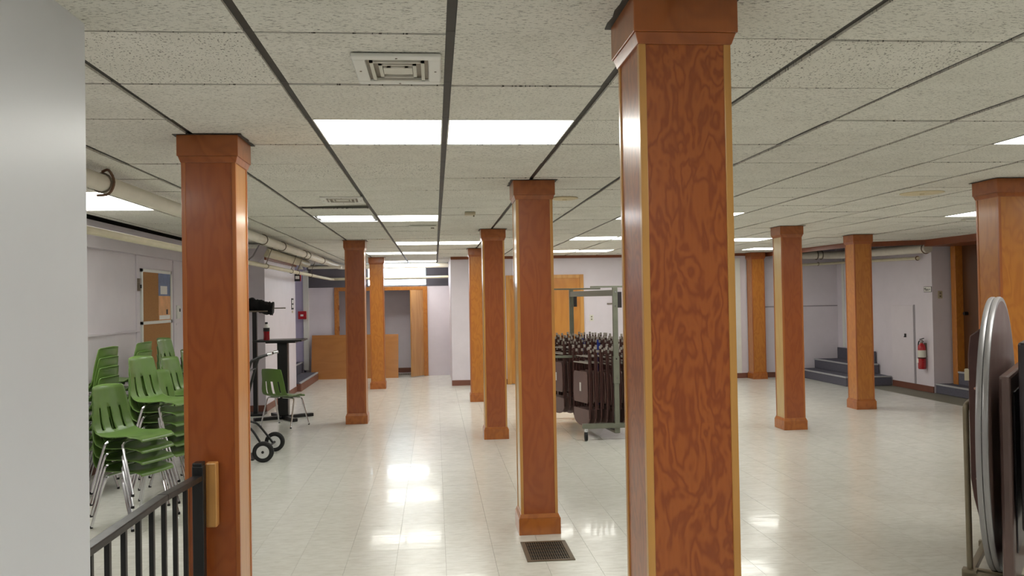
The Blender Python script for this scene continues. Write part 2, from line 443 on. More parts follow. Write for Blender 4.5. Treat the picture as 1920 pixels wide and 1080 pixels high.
# alcove partition with closet opening
o = MB()
o.box(-2.8, -2.12, 18.2, 18.32, 0, 1.93); o.box(-.18, .5, 18.2, 18.32, 0, 1.93); o.box(-2.12, -.18, 18.2, 18.32, 1.90, 1.93)
W = struct(o.build('wall_back_alcove', 'wall'), 'low white partition with open closet doorway', 'wall')
MB().box(-2.8, .5, 18.32, 19.0, 1.88, 1.93).build('ledge', 'wall_grey', W)
MB().box(-2.79, -2.68, 18.15, 18.2, .18, 2.3).build('corner_trim', 'white_metal', W)
o = MB(); wx0, wx1, wz0, wz1 = -1.50, -.18, 1.96, 2.405
o.box(-4.2, wx0, 19.0, 19.1, 0, 2.75); o.box(wx1, .5, 19.0, 19.1, 0, 2.75)
o.box(wx0, wx1, 19.0, 19.1, 0, wz0); o.box(wx0, wx1, 19.0, 19.1, wz1, 2.75)
W = struct(o.build('wall_back_foundation', 'wall_grey'), 'grey foundation wall with a basement window', 'wall')
MB().box(-2.8, .31, 18.97, 19.0, 0, 1.88).build('closet_panel', 'wall', W); MB().box(-2.1, -.2, 18.955, 18.97, .02, .12).build('skirting', 'baseboard', W)
W = struct(MB().box(wx0, wx1, 19.04, 19.05, wz0, wz1).build('window_1', 'glass'), 'bright basement window high in the grey wall', 'window')
fr = MB(); fr.box(wx0, wx1, 19.0, 19.06, wz0, wz0+.02); fr.box(wx0, wx1, 19.0, 19.06, wz1-.02, wz1)
fr.box(wx0, wx0+.02, 19.0, 19.06, wz0, wz1); fr.box(wx1-.02, wx1, 19.0, 19.06, wz0, wz1)
fr.build('window_frame', 'white_metal', W)
MB().box(wx0, wx1, 18.99, 19.055, 2.10, 2.118).build('window_bar', 'white_metal', W)
# pier and right back wall
W = struct(MB().box(.31, 9.2, YB, YB+.15, 0, 2.75).build('wall_back', 'wall'), 'white back wall with wooden door behind the chair rack', 'wall')
MB().box(6.45, 7.92, YB-.012, YB, 1.375, 1.39).build('panel_seam', 'wall_grey', W)
struct(MB().box(.31, .46, YB+.15, 19.1, 0, 2.75).build('wall_right_alcove', 'wall'), 'white side wall of the back alcove', 'wall')
MB().box(5.80, 5.95, YB-.02, YB, .1, 2.34).build('panel_strip', 'white_metal', W)
struct(MB().box(.30, 1.352, YB-.014, YB, 0, .1).box(2.843, 7.06, YB-.014, YB, 0, .1).build('baseboard_back', 'baseboard'), 'brown baseboard along the back wall', 'baseboard')
# crown fascia (brown)
def fascia(p, q, name='fascia', mat='brown_trim', z0=2.352, z1=2.46, t=.02):
    p, q = Vector((*p, 0)), Vector((*q, 0)); d = (q-p).normalized(); n = Vector((d.y, -d.x, 0))*t
    return MB().ext([(p.x,p.y),(q.x,q.y),(q.x+n.x,q.y+n.y),(p.x+n.x,p.y+n.y)][::-1], z0, z1)
T = struct(fascia((.31, 15.89), (6.44, 15.89), z0=2.385).build('trim_1', 'brown_trim'), 'brown crown trim along back wall', 'trim')
struct(fascia((6.43, 15.86), (6.69, 13.0), z0=2.36).build('trim_2', 'brown_trim'), 'brown ceiling fascia beside the white pipes', 'trim')
struct(fascia((6.69, 13.0), (7.72, 12.5), z0=2.36).build('trim_3', 'brown_trim'), 'brown ceiling fascia crossing to the right wall', 'trim')
struct(fascia((7.71, 12.5), (7.66, 4.0), z0=2.335).build('trim_4', 'brown_trim'), 'brown ceiling fascia over the dark door', 'trim')
# right wall
W = struct(MB().box(XR, XR+.15, 12.88, YB, 0, 2.75).build('wall_right', 'wall'), 'white right wall with access panel and extinguisher', 'wall')
MB().box(XR-.012, XR, 13.27, 13.93, .1, 1.40).build('access_panel', 'wall_panel', W, bev=.004)
MB().box(XR-.006, XR, 13.225, 13.262, .1, 1.41).build('panel_seam', 'wall_grey', W)
MB().box(XR-.016, XR, 12.73, 13.93, 0, .1).build('skirting', 'baseboard', W)
MB().box(XR-.02, XR, 15.6, 15.68, .58, 2.3).build('door_stop', 'white_metal', W)
struct(MB().box(XR, 8.6, 12.73, 12.88, 0, 2.75).build('wall_right_return', 'wall'), 'short white return wall with switch plate', 'wall')
o = MB(); o.box(8.36, 8.5, 12.4, 12.73, .0, 2.75); o.box(8.36, 8.5, -5.2, 11.4, 0, 2.75); o.box(8.36, 8.5, 11.4, 12.4, 2.36, 2.75)
struct(o.build('wall_right_near', 'wall'), 'white right wall around the dark door', 'wall')
struct(MB().box(-4.2, 9.2, -5.35, -5.2, 0, 2.75).build('wall_front', 'wall'), 'plain white wall closing the hall', 'wall')
# header soffit above recess
struct(MB().box(7.72, 8.36, 4.0, 12.575, 2.335, 2.5).build('trim_5', 'brown_trim'), 'brown soffit board over the dark door recess', 'trim')
# ---- doors
D = struct(MB().box(1.43, 2.77, YB-.035, YB-.002, .01, 2.00).build('door_1', 'door_gold'), 'closed golden wood door behind the chair rack', 'door')
fr = MB(); fr.box(1.35, 1.43, YB-.05, YB, 0, 2.07); fr.box(2.77, 2.845, YB-.05, YB, 0, 2.07); fr.box(1.43, 2.77, YB-.05, YB, 2.0, 2.07)
fr.build('door_frame', 'strip', D, bev=.004)
MB().box(2.095, 2.10, YB-.037, YB-.03, .01, 2.0).build('door_seam', 'ink', D)
D = struct(MB().box(8.30, 8.345, 11.45, 12.50, .35, 2.335).build('door_2', 'dark_door'), 'dark brown door above the grey carpeted steps', 'door')
fr = MB(); fr.box(8.18, 8.36, 12.50, 12.62, .149, 2.335); fr.box(8.18, 8.36, 11.3, 11.45, .149, 2.335)
fr.build('door_frame', 'ply_gold', D, bev=.004)
MB().tube([(8.30,12.40,1.27),(8.25,12.40,1.27),(8.24,12.40,1.27)], .028, 12).build('door_knob', 'black_metal', D, True)
# closet frame + leaf
fr = MB(); fr.box(-2.14, -2.05, 18.16, 18.33, 0, 1.93); fr.box(-.25, -.16, 18.16, 18.33, 0, 1.93); fr.box(-2.05, -.25, 18.16, 18.33, 1.85, 1.93)
D = struct(fr.build('door_3', 'ply_gold', bev=.005), 'orange wooden frame of the open closet doorway', 'door')
lf = MB().bar((-.26, 18.17, .93), (-.51, 17.80, .93), .03, 1.83).build('door_leaf', 'leaf_ply', D, bev=.003)
for z in (.3, 1.0, 1.6): MB().cyl((-.258, 18.16, z), (-.258, 18.16, z+.08), .009, n=8).build('hinge', 'chrome', lf, True)
for z in (1.0, 1.45): MB().box(-2.05, -2.035, 18.15, 18.17, z, z+.1).build('hinge_plate', 'brown_trim', D)

# ---- steps
def steps(name, boxes, label):
    t = thing(name, boxes[0][:2]+(0,), label, 'steps'); ox, oy = boxes[0][:2]
    for (x0, y0, x1, y1, z0, z1, nos) in boxes:
        s = MB().box(x0-ox, x1-ox, y0-oy, y1-oy, z0, z1).build('step', 'carpet', t, bev=.008)
        if 'x' in nos: MB().box(x0-.012-ox, x0+.03-ox, y0-oy-(.012 if 'y' in nos else 0), y1-oy, z1-.022, z1+.004).build('nosing', 'nosing', s, bev=.006)
        if 'X' in nos: MB().box(x1-.03-ox, x1+.012-ox, y0-oy, y1-oy, z1-.022, z1+.004).build('nosing', 'nosing', s, bev=.006)
        if 'y' in nos: MB().box(x0-ox+.031, x1-ox, y0-oy-.012, y0-oy+.03, z1-.022, z1+.004).build('nosing', 'nosing', s, bev=.006)
    return t
t = steps('carpeted_steps', [(7.08, 13.95, 7.905, 15.88, 0, .165, 'xy'), (7.42, 14.36, 7.905, 15.88, .165, .345, 'xy')],
      'grey carpeted corner steps with pale nosings against the right wall')
MB().box(.80, .825, .5, 1.90, .345, .56).build('riser_board', 'carpet', t)
steps('carpeted_steps', [(7.95, 11.2, 8.29, 12.72, 0, .15, 'x'), (8.19, 11.45, 8.302, 12.50, .15, .355, 'x')],
      'grey carpeted steps leading up to the dark brown door')
t = steps('carpeted_steps', [(-2.80, 15.57, -2.46, 17.82, 0, .16, 'X'), (-3.74, 15.57, -2.82, 18.18, 0, .36, 'X')],
      'grey carpeted steps entering the lavender stairwell')
MB().box(.34, .352, 0, 2.25, 0, .135).build('riser_board', 'baseboard', t); MB().box(0, .34, -.008, 0, 0, .135).build('riser_board', 'baseboard', t)

# ================================================================== PILLARS
CW = .2885/2
def make_pillar(panel_mat, label, loc, side=None, smat='strip_red'):
    t = thing('wood_pillar', loc, label, 'pillar')
    H = CEIL
    zb, zt, s, st = .13, H-.135, CW-.016, .020
    for k in range(4):
        a = k*math.pi/2
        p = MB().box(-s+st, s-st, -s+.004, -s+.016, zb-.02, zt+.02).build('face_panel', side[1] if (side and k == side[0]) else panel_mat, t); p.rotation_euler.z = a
        q = MB(); q.ext([(-s,-s),(-s+st,-s),(-s+st,-s+.014),(-s+.014,-s+.014),(-s+.014,-s+st),(-s,-s+st)], zb-.02, zt+.02)
        q = q.build('corner_strip', smat, t, bev=.002); q.rotation_euler.z = a
    cp = MB(); cp.frus(CW, H-.105, CW, H-.003); cp.frus(s+.002, H-.135, CW-.004, H-.105)
    cp.build('capital', 'cap_wood', t, bev=.002)
    bm_ = MB(); bm_.frus(CW, 0, CW, .112); bm_.frus(CW-.003, .112, s+.002, .14)
    bm_.build('base_moulding', 'base_wood', t, bev=.002)
    rg = random.Random(label)
    pts = []
    for k in range(24):
        a = k/24*4; e = int(a); f = a-e; h = CW+.016+rg.uniform(-.004, .005)
        pts.append([(-h+2*h*f, -h), (h, -h+2*h*f), (h-2*h*f, h), (-h, h-2*h*f)][e])
    MB().ext(pts, H-.004, H-.001).build('ceiling_plate', 'tee_dark', t)
    return t
PIL = [((.689, 2.345), 'ply_fir', 'wooden pillar with bold wavy grain between register pillar and table dolly'),
       ((.694, 5.864), 'ply_red', 'wooden pillar standing directly behind the metal floor register'),
       ((.687, 9.82), 'ply_red', 'wooden pillar just left of the folding chair rack'),
       ((.68, 13.42), 'ply_gold', 'golden wooden pillar close to the white back wall corner'),
       ((-1.08, 4.284), 'ply_red', 'reddish wooden pillar holding the black railing post'),
       ((-1.053, 11.38), 'ply_red', 'reddish wooden pillar in front of the leaning plywood sheet'),
       ((-1.067, 15.78), 'ply_gold', 'golden wooden pillar near the open closet and plywood sheet'),
       ((4.222, 5.86), 'ply_gold', 'wooden pillar behind the cart of folded tables'),
       ((4.262, 9.79), 'ply_red', 'pale-sided wooden pillar in the open floor between rack and steps'),
       ((5.955, 11.30), 'ply_gold', 'orange wooden pillar in front of the grey corner steps'),
       ((6.20, 15.725), 'ply_gold', 'golden wooden pillar set against the back wall')]
for k, ((x, y), m_, lab) in enumerate(PIL): make_pillar(m_, lab, (x, y, 0), (3, 'ply_pale') if k in (1, 2, 8) else ((1, 'ply_lit_tan') if k in (4, 5) else None), 'strip' if k in (0, 1, 2) else 'strip_red')

# ================================================================== CEILING LIGHTS
LAB = ['lit ceiling panel of the pair beside the white air diffuser', 'lit ceiling panel of the pair in line with the table cart',
       'ceiling light with cover missing and bare tubes showing', 'lit ceiling panel beside the fixture with bare tubes',
       'lit ceiling panel of the pair past the wavy-grained pillar', 'lit ceiling panel by the pillar behind the table cart',
       'lit ceiling panel of the pair beside the rack pillar', 'lit ceiling panel of the pair above the chair rack',
       'lit ceiling panel of the pair left of the pale-sided pillar', 'lit ceiling panel of the pair before the plywood sheet',
       'lit ceiling panel of the pair in front of the golden door', 'lit ceiling panel near the pillar against the back wall',
       'lit ceiling panel of the pair under the basement window wall', 'lit ceiling panel of the pair behind the white partition end',
       'lit ceiling panel of the pair over the near right floor', 'lit ceiling panel of the pair beside the right wall',
       'lit ceiling panel of the pair over the stair side', 'lit ceiling panel over the far front of the hall', 'lit ceiling panel at the far front right corner']
def make_light(cx, cy, w, d, label, group, bare=False):
    t = thing('ceiling_light', (cx, cy, CEIL), label, 'ceiling light', 0, group)
    a, b2 = w/2-.013, d/2-.004
    hb = MB(); hb.box(-a, a, -b2, b2, .07, .10); hb.box(-a, -a+.006, -b2, b2, 0, .07); hb.box(a-.006, a, -b2, b2, 0, .07)
    hb.box(-a, a, -b2, -b2+.006, 0, .07); hb.box(-a, a, b2-.006, b2, 0, .07)
    hb.build('housing', 'white_metal', t)
    if not bare:
        MB().box(-a+.007, a-.007, -b2+.007, b2-.007, .002, .008).build('diffuser', 'diffuser', t)
    else:
        for yy in (-.13, .13): MB().cyl((-a+.03, yy, .035), (a-.03, yy, .035), .036, n=12).build('fluorescent_tube', 'tube', t, True)
        MB().box(-a+.01, a-.01, -.03, .03, .01, .065).build('ballast_cover', 'white_metal', t)
        for xx in (-a+.02, a-.035): MB().box(xx, xx+.015, -.19, .19, .005, .07).build('lamp_holder', 'white_metal', t)
    return t
for (i, j), k in LIGHTS.items():
    make_light(GX+i*G+G/2, GY+j*G+G/2, G, G, LAB[k]+({0: '', 1: ', nearer left wall', 2: ', nearer right wall'}[0 if list(LIGHTS.values()).count(k) == 1 else (2 if (i-1, j) in LIGHTS else 1)]), 'square fluorescent ceiling panels', k == 2)
for (i, j) in LONG:
    make_light(GX+i*G+G/2, GY+j*G+G, G, 2*G, 'long lit ceiling panel beside the thick white pipe', 'square fluorescent ceiling panels')

t = thing('stairwell_fill_lamp', (-3.2, 16.6, 2.75), 'added unseen round lamp brightening the lavender stairwell', 'ceiling light')  # unseen lamp, added to brighten the dark stairwell
MB().lathe([(.16, 0), (.165, -.02)], 24).build('base_ring', 'white_metal', t, True)
MB().lathe([(.15, -.02), (.14, -.06), (.09, -.09), (.02, -.10)], 24).build('globe', 'diffuser', t, True)
# ceiling vents and small fixtures
def diffuser_vent(cx, cy, w, d, label, rz=0):
    t = thing('ceiling_vent', (cx, cy, CEIL), label, 'air vent', rz)
    o = MB(); hw, hd, b2 = w/2, d/2, .045
    for (x0, x1, y0, y1) in ((-hw, hw, -hd, -hd+b2), (-hw, hw, hd-b2, hd), (-hw, -hw+b2, -hd+b2, hd-b2), (hw-b2, hw, -hd+b2, hd-b2)):
        o.box(x0, x1, y0, y1, -.014, -.0005)
    o.build('vent_frame', 'white_metal', t, bev=.005)
    MB().box(-hw+b2, hw-b2, -hd+b2, hd-b2, -.0045, -.0008).build('vent_throat', 'hanger', t)
    for k in range(3):
        s = 1-.27*k-.12; z = -.012+.002*k
        a, b3 = (hw-b2)*s, (hd-b2)*s
        o = MB()
        for (x0, x1, y0, y1) in ((-a, a, -b3, -b3+.010), (-a, a, b3-.010, b3), (-a, -a+.012, -b3, b3), (a-.012, a, -b3, b3)):
            o.box(x0, x1, y0, y1, z-.004, z+.006)
        o.build('louvre', 'off_white', t)
    MB().box(-.05, .05, -.04, .04, -.013, -.004).build('centre_plate', 'off_white', t)
    for sx, sy in ((-hw+.02, 0), (hw-.02, 0), (0, -hd+.02), (0, hd-.02)):
        MB().cyl((sx, sy, -.0155), (sx, sy, -.013), .004, n=8).build('screw', 'hanger', t)
    return t
diffuser_vent(-.115, 2.955, .30, .36, 'white square louvred air diffuser next to the wide dark grid bar')
diffuser_vent(-.72, 6.75, .33, .36, 'white air diffuser beside the open gap in ceiling tiles', .05)
t = thing('open_tile_tray', (-.83, 7.36, CEIL+.02), 'grey metal tray showing in the ceiling tile gap', 'tray')
MB().box(-.30, .27, -.12, .06, .0, .03).build('tray', 'rack_steel', t); MB().box(-.30, .27, .06, .07, -.008, .04).build('lip', 'rack_steel', t)
def small_plate(cx, cy, w, d, h, label, mat='off_white', rnd=False):
    t = thing('ceiling_fitting', (cx, cy, CEIL), label, 'ceiling fitting')
    if rnd: MB().lathe([(w/2, -.0005), (w/2, -h*.5), (w*.42, -h)], 24).build('cover', mat, t, True); MB().lathe([(.02, -h+.001), (.015, -h-.006)], 10).build('button', mat, t)
    else:
        MB().box(-w/2, w/2, -d/2, d/2, -h, -.0005).build('cover', mat, t, bev=.006)
        MB().box(w*.3, w*.42, -.015, .015, -h-.012, -h).build('tab', 'hanger', t)
    return t
small_plate(.34, 7.83, .10, .10, .03, 'small tan ceiling fitting with black clip in mid ceiling', 'beige_plastic')
small_plate(-.12, 9.22, .30, .14, .02, 'slim white ceiling plate beyond the bare tube light')
small_plate(1.07, 6.77, .22, .22, .012, 'round tan disc on the ceiling beside the register pillar', 'poly_tan', True)
small_plate(4.03, 6.58, .34, .2, .008, 'faint round tan disc on ceiling near the table cart pillar', 'poly_tan', True)
small_plate(6.15, 9.0, .3, .1, .02, 'slim white ceiling plate near the right side lights')

# ================================================================== PIPES
def pipe(name, path, r, label, mat='pipe', n=14, sub=0):
    t = thing(name, path[0], label, 'pipe'); p0 = Vector(path[0])
    MB().tube([Vector(p)-p0 for p in path], r, n, sub).build('pipe_run', mat, t, True)
    return t, p0
def ring(t, p0, c, r, axis='y', tr=.006, mat='hanger'):
    c = Vector(c)-p0
    pts = []
    for k in range(17):
        a = 2*math.pi*k/16
        d = Vector((math.cos(a)*r, 0, math.sin(a)*r)) if axis == 'y' else Vector((0, math.cos(a)*r, math.sin(a)*r))
        pts.append(c+d)
    MB().tube(pts, tr, 6).build('hanger_ring', mat, t, True)
t, p0 = pipe('heating_pipe', [(-1.97, 2.7, 2.355), (-1.97, 17.7, 2.355), (-1.93, 17.86, 2.355), (-1.8, 17.9, 2.355), (.30, 17.9, 2.37)], .052, 'thick white insulated pipe running along left under ceiling')
for y in (5.2, 9.9, 11.1, 12.9, 13.3, 15.0): ring(t, p0, (-1.97, y, 2.355), .058)
for y in (5.2,): MB().tube([Vector(p)-p0 for p in [(-1.97, y-.0, 2.42), (-1.93, y, 2.43), (-1.90, y, 2.36), (-1.93, y, 2.29), (-2.0, y, 2.28)]], .008, 8, 4).build('hook', 'rust', t, True)
t, p0 = pipe('small_pipe', [(-2.17, 2.7, 2.10), (-2.17, 17.75, 2.10), (-2.1, 17.88, 2.10), (.30, 17.9, 2.12)], .027, 'thin cream pipe hanging below the thick insulated pipe', 'pipe_cream')
for y in (9.0, 11.1, 13.0, 13.6, 15.0):
    ring(t, p0, (-2.17, y, 2.10), .032, 'y', .004)
    MB().tube([Vector(p)-p0 for p in [(-2.17, y, 2.13), (-2.14, y+.02, 2.22), (-2.08, y, 2.36), (-2.05, y, 2.43)]], .005, 6, 3).build('hanger_strap', 'hanger', t, True)
t, p0 = pipe('duct_pipe', [(-2.44, 12.4, 2.36), (-2.44, 16.4, 2.36)], .068, 'cream duct pipe lying over the projecting wall block', 'pipe_cream')
MB().cyl((.0, 3.2, -.13), (.0, 3.2, -.05), .055, .015).build('lamp_cone', 'white_metal', t, True)
pipe('short_pipe', [(-2.36, 16.05, 2.277), (-1.75, 16.05, 2.277)], .028, 'short white pipe stub by the stairwell ceiling')
t = thing('duct_shroud', (-2.40, 11.5, 2.2), 'grey curved cloth shroud hanging behind the railing pillar', 'shroud')
MB().exty([(-.28, -.02), (-.12, -.05), (0, .05), (.08, .20), (.06, .20), (-.02, .06), (-.12, -.03), (-.28, 0)][::-1], -.04, .5).build('shroud', 'wall_grey', t, True)
t, p0 = pipe('heating_pipe', [(6.62, 15.76, 2.375), (7.6, 15.76, 2.375), (7.73, 15.73, 2.37), (7.79, 15.6, 2.365), (7.80, 12.60, 2.31)], .075, 'thick white insulated pipe along the right wall')
ring(t, p0, (7.45, 15.76, 2.375), .085, 'x', .01); ring(t, p0, (7.55, 15.76, 2.375), .085, 'x', .01); ring(t, p0, (6.66, 15.76, 2.375), .085, 'x', .01)
ring(t, p0, (7.80, 12.66, 2.31), .08, 'y', .008, 'rust')
t, p0 = pipe('small_pipe', [(6.6, 15.80, 2.17), (7.7, 15.80, 2.21), (7.83, 15.74, 2.215), (7.86, 15.6, 2.215), (7.86, 12.96, 2.17)], .026, 'thin cream pipe below the insulated pipe on right wall', 'pipe_cream')
ring(t, p0, (7.5, 15.80, 2.205), .034, 'x', .006); ring(t, p0, (7.86, 13.0, 2.17), .032, 'y', .008, 'rust')

# ================================================================== RAILING
t = thing('stair_railing', (-1.12, 3.95, 0), 'black metal railing running from pillar to white partition', 'railing')
RP = [(-1.12, 4.10, .80), (-1.12, 3.55, .831), (-1.12, 2.55, .84)]
loc = lambda p: (p[0]+1.12, p[1]-3.95, p[2])
o = MB()
for k in range(len(RP)-1): o.bar(loc(RP[k]), loc(RP[k+1]), .046, .026)
o.build('top_rail', 'black_metal', t, bev=.004)
o = MB(); o.bar(loc((-1.12, 4.10, .10)), loc((-1.12, 2.55, .10)), .03, .026); o.build('bottom_rail', 'black_metal', t, bev=.003)
for k in range(10):
    y = 3.86-.148*k
    if y < 2.6: break
    MB().box(-.009, .009, y-3.95-.009, y-3.95+.009, .10, .822).build('baluster', 'black_metal', t)
MB().box(-.026, .026, .102, .150, 0, .86).build('end_post', 'black_metal', t, bev=.005)
MB().box(-.022, .022, .096, .156, .86, .875).build('post_cap', 'black_metal', t, bev=.003)
MB().box(.025, .075, .145, .195, .56, .865).build('mounting_block', 'block_wood', t, bev=.006)
MB().cyl((-.02, .10, .80), (-.02, .096, .80), .008, n=8).build('bolt', 'chrome', t)

# ================================================================== FLOOR REGISTER
t = thing('floor_register', (.69, 5.345, 0), 'brown metal floor register with fine slats before the pillar', 'floor vent')
o = MB()
for (x0, x1, y0, y1) in ((-.15, .15, -.21, -.185), (-.15, .15, .185, .21), (-.15, -.12, -.185, .185), (.12, .15, -.185, .185)): o.box(x0, x1, y0, y1, 0, .006)
o.build('register_frame', 'register_brown', t, bev=.002)
MB().box(-.12, .12, -.185, .185, .0002, .001).build('register_well', 'void_dark', t)
for k in range(16): MB().box(-.113+k*.0148, -.109+k*.0148, -.185, .185, .001, .005).build('slat', 'register_brown', t)
for k in range(5): MB().box(-.12, .12, -.14+k*.07-.002, -.14+k*.07+.002, .001, .0042).build('cross_slat', 'register_brown', t)
# closet floor register
t = thing('floor_register', (-.72, 18.6, 0), 'small grey register on the open closet floor', 'floor vent')
MB().box(-.17, .17, -.06, .06, 0, .008).build('register_frame', 'hanger', t)
for k in range(6): MB().box(-.15+k*.05, -.12+k*.05, -.045, .045, .008, .010).build('slat', 'tee_dark', t)

# ================================================================== GREEN SCHOOL CHAIRS
def chair_shell():
    prof = [(-.285, .775), (-.268, .755), (-.262, .72), (-.246, .64), (-.230, .57), (-.214, .50), (-.198, .455), (-.172, .418), (-.13, .398), (-.07, .392), (0, .394), (.07, .40), (.13, .405), (.175, .402), (.205, .388), (.212, .374)]
    hw = [.135, .158, .166, .174, .184, .193, .198, .20, .20, .20, .20, .20, .197, .19, .178, .17]
    # refine the profile
    U, Wd = [], []
    for k in range(len(prof)-1):
        for s in (0, .5):
            U.append((prof[k][0]+(prof[k+1][0]-prof[k][0])*s, prof[k][1]+(prof[k+1][1]-prof[k][1])*s)); Wd.append(hw[k]+(hw[k+1]-hw[k])*s)
    U.append(prof[-1]); Wd.append(hw[-1])
    nv = 20; vs = []; fs = []
    for k, ((x, z), h) in enumerate(zip(U, Wd)):
        for j in range(nv+1):
            s = -1+2*j/nv; back = max(0, min(1, (z-.42)/.2)); seat = 1-back
            e = s*s
            xx = x + back*.030*e; zz = z + seat*.016*e*(1 if x < .12 else .2)
            if k == 0: zz -= .012*e
            vs.append((xx, s*h, zz))
    def slot(k, j):
        return 7 <= k <= 13 and j in (5, 9, 10, 14)
    for k in range(len(U)-1):
        for j in range(nv):
            zc = U[k][1]
            if .452 < zc < .625 and j in (4, 9, 10, 15) : continue
            fs.append((k*(nv+1)+j, k*(nv+1)+j+1, (k+1)*(nv+1)+j+1, (k+1)*(nv+1)+j))
    me = bpy.data.meshes.new('shell'); me.from_pydata(vs, [], fs); me.update(); me.materials.append(MAT['green_plastic'])
    me.shade_smooth()
    return me
SHELL = chair_shell()
leg_me = {}
for sx in (-1, 1):
    for sy in (-1, 1):
        xa = .075 if sx > 0 else -.055
        leg_me[sx, sy] = MB().tube([(xa, sy*.03, .379), (xa, sy*.15, .379), (xa+sx*.006, sy*.195, .377), (xa+sx*.012, sy*.218, .362), (xa+sx*.02, sy*.224, .335), (xa+sx*.115, sy*.247, .012)], .0105, 8).mesh('leg', 'chrome', True)
glide_me = MB().lathe([(.0115, 0), (.012, .006), (.0108, .018)], 10).mesh('glide', 'rubber', True)
rivet_me = MB().lathe([(.006, 0), (.004, .003)], 8).mesh('rivet', 'chrome')
def make_chair():
    t = thing('school_chair', (0, 0, 0), 'x', 'chair')
    s = obj('shell', SHELL, t)
    md = s.modifiers.new('thickness', 'SOLIDIFY'); md.thickness = .006; md.offset = 0
    md = s.modifiers.new('rim', 'BEVEL'); md.width = .002; md.segments = 1; md.limit_method = 'ANGLE'
    for sy in (-.045, .045):
        r_ = obj('rivet', rivet_me, s); r_.location = (-.258, sy, .70); r_.rotation_euler = (0, 1.45, 0)
    for (sx, sy), me in leg_me.items():
        l = obj('leg', me, t)
        g = obj('glide', glide_me, l); g.location = ((.075 if sx > 0 else -.055)+sx*.117, sy*.2475, 0)
    return t
proto = make_chair(); used = [False]
ORD = ['topmost', 'second from top', 'third from top', 'fourth from top', 'fifth from top', 'sixth from top', 'seventh from top', 'eighth from top', 'ninth from top']
def place_chair(x, y, z, rz, label, group):
    c = proto if not used[0] else copy_tree(proto)
    used[0] = True
    c.location = (x, y, z); c.rotation_euler = (0, 0, rz); c['label'] = label; c['group'] = group; c['category'] = 'chair'
    return c
place_chair(-2.0, 11.29, 0, math.radians(60), 'green plastic chair standing alone in front of the black table', 'green school chairs')
def stack(x, y, n, deg, desc, shift=.0015, dz=.083):
    a = math.radians(deg); x += math.cos(a)*.005*(n-1); y += math.sin(a)*.005*(n-1)
    for k in range(n):
        rr = random.Random(int(deg*100)+n*7+k)
        place_chair(x+math.cos(a)*shift*k, y+math.sin(a)*shift*k, dz*k, a+rr.uniform(-.003, .003),
                    'green chair, %s in stack %s' % (ORD[n-1-k], desc), 'green school chairs')
STK = [(-2.28, 6.55, 4, -22, 'next to the black railing'),
       (-2.29, 7.30, 6, -18, 'tallest beside the railing pillar'),
       (-2.33, 7.93, 4, -16, 'low between two taller ones'),
       (-2.42, 8.56, 5, -12, 'in front of the thermostat'),
       (-2.68, 9.20, 7, -8, 'below the cork board'),
       (-2.99, 7.50, 7, 172, 'turned to the wall rail'),
       (-2.98, 8.35, 7, 174, 'turned to the wall batten'),
       (-2.64, 9.92, 5, -8, 'hidden behind railing pillar')]
for s in STK: stack(*s)

# ================================================================== BLACK TABLE, BOTTLE, STAND
t = thing('bistro_table', (-2.13, 12.0, 0), 'tall black pedestal table with thin square top', 'table')
MB().box(-.36, .30, -.28, .28, 1.085, 1.108).build('table_top', 'black_metal', t, bev=.004)
MB().box(-.2, .2, -.2, .2, 1.065, 1.085).build('top_bracket', 'black_metal', t)
MB().box(-.07, .07, -.07, .07, .05, 1.07).build('pedestal', 'black_metal', t, bev=.006)
for a in (.5, 2.1):
    d = Vector((math.cos(a), math.sin(a), 0))*.42
    MB().ext([(-d.x-.04*d.y/.42, -d.y+.04*d.x/.42), (-d.x+.04*d.y/.42, -d.y-.04*d.x/.42), (d.x+.04*d.y/.42, d.y-.04*d.x/.42), (d.x-.04*d.y/.42, d.y+.04*d.x/.42)], 0, .045).build('foot_bar', 'black_metal', t, bev=.008)
t = thing('drink_bottle', (-2.34, 11.93, 1.108), 'red drink bottle with black label on black table', 'bottle')
MB().lathe([(.040, 0), (.043, .01), (.041, .08), (.043, .15)], 18).build('liquid', 'red_liquid', t, True)
MB().lathe([(.0435, .12), (.0445, .125), (.0445, .165), (.0435, .17)], 18).build('label_band', 'label_black', t, True)
MB().lathe([(.042, .168), (.034, .195), (.018, .215), (.016, .222)], 18).build('neck', 'sticker', t, True)
MB().lathe([(.019, .222), (.019, .245), (.016, .248)], 16).build('cap', 'label_black', t, True)
t = thing('equipment_stand', (-2.60, 12.42, 0), 'black upright stand carrying a bundled black cover beside table', 'stand')
MB().box(-.03, .03, -.03, .03, .03, 1.50).build('upright', 'black_metal', t)
MB().box(-.2, .12, -.1, .2, 0, .03).build('base_plate', 'black_metal', t, bev=.005)
MB().box(-.15, .20, -.1, .1, 1.495, 1.515).build('top_plate', 'hanger', t)
o = MB(); o.tube([(-.20, 0, 1.60), (-.08, 0, 1.61), (.05, .01, 1.585), (.14, 0, 1.555), (.22, 0, 1.545), (.265, 0, 1.54)], .09, 14, 5)
rr = random.Random(3)
o.v = [(x, y+rr.uniform(-.012, .012), z+rr.uniform(-.015, .015)) for x, y, z in o.v]
o.build('cover_bundle', 'black_cloth', t, True)
MB().cyl((.2, 0, 1.545), (.44, 0, 1.545), .008, n=8).build('rod', 'hanger', t, True)

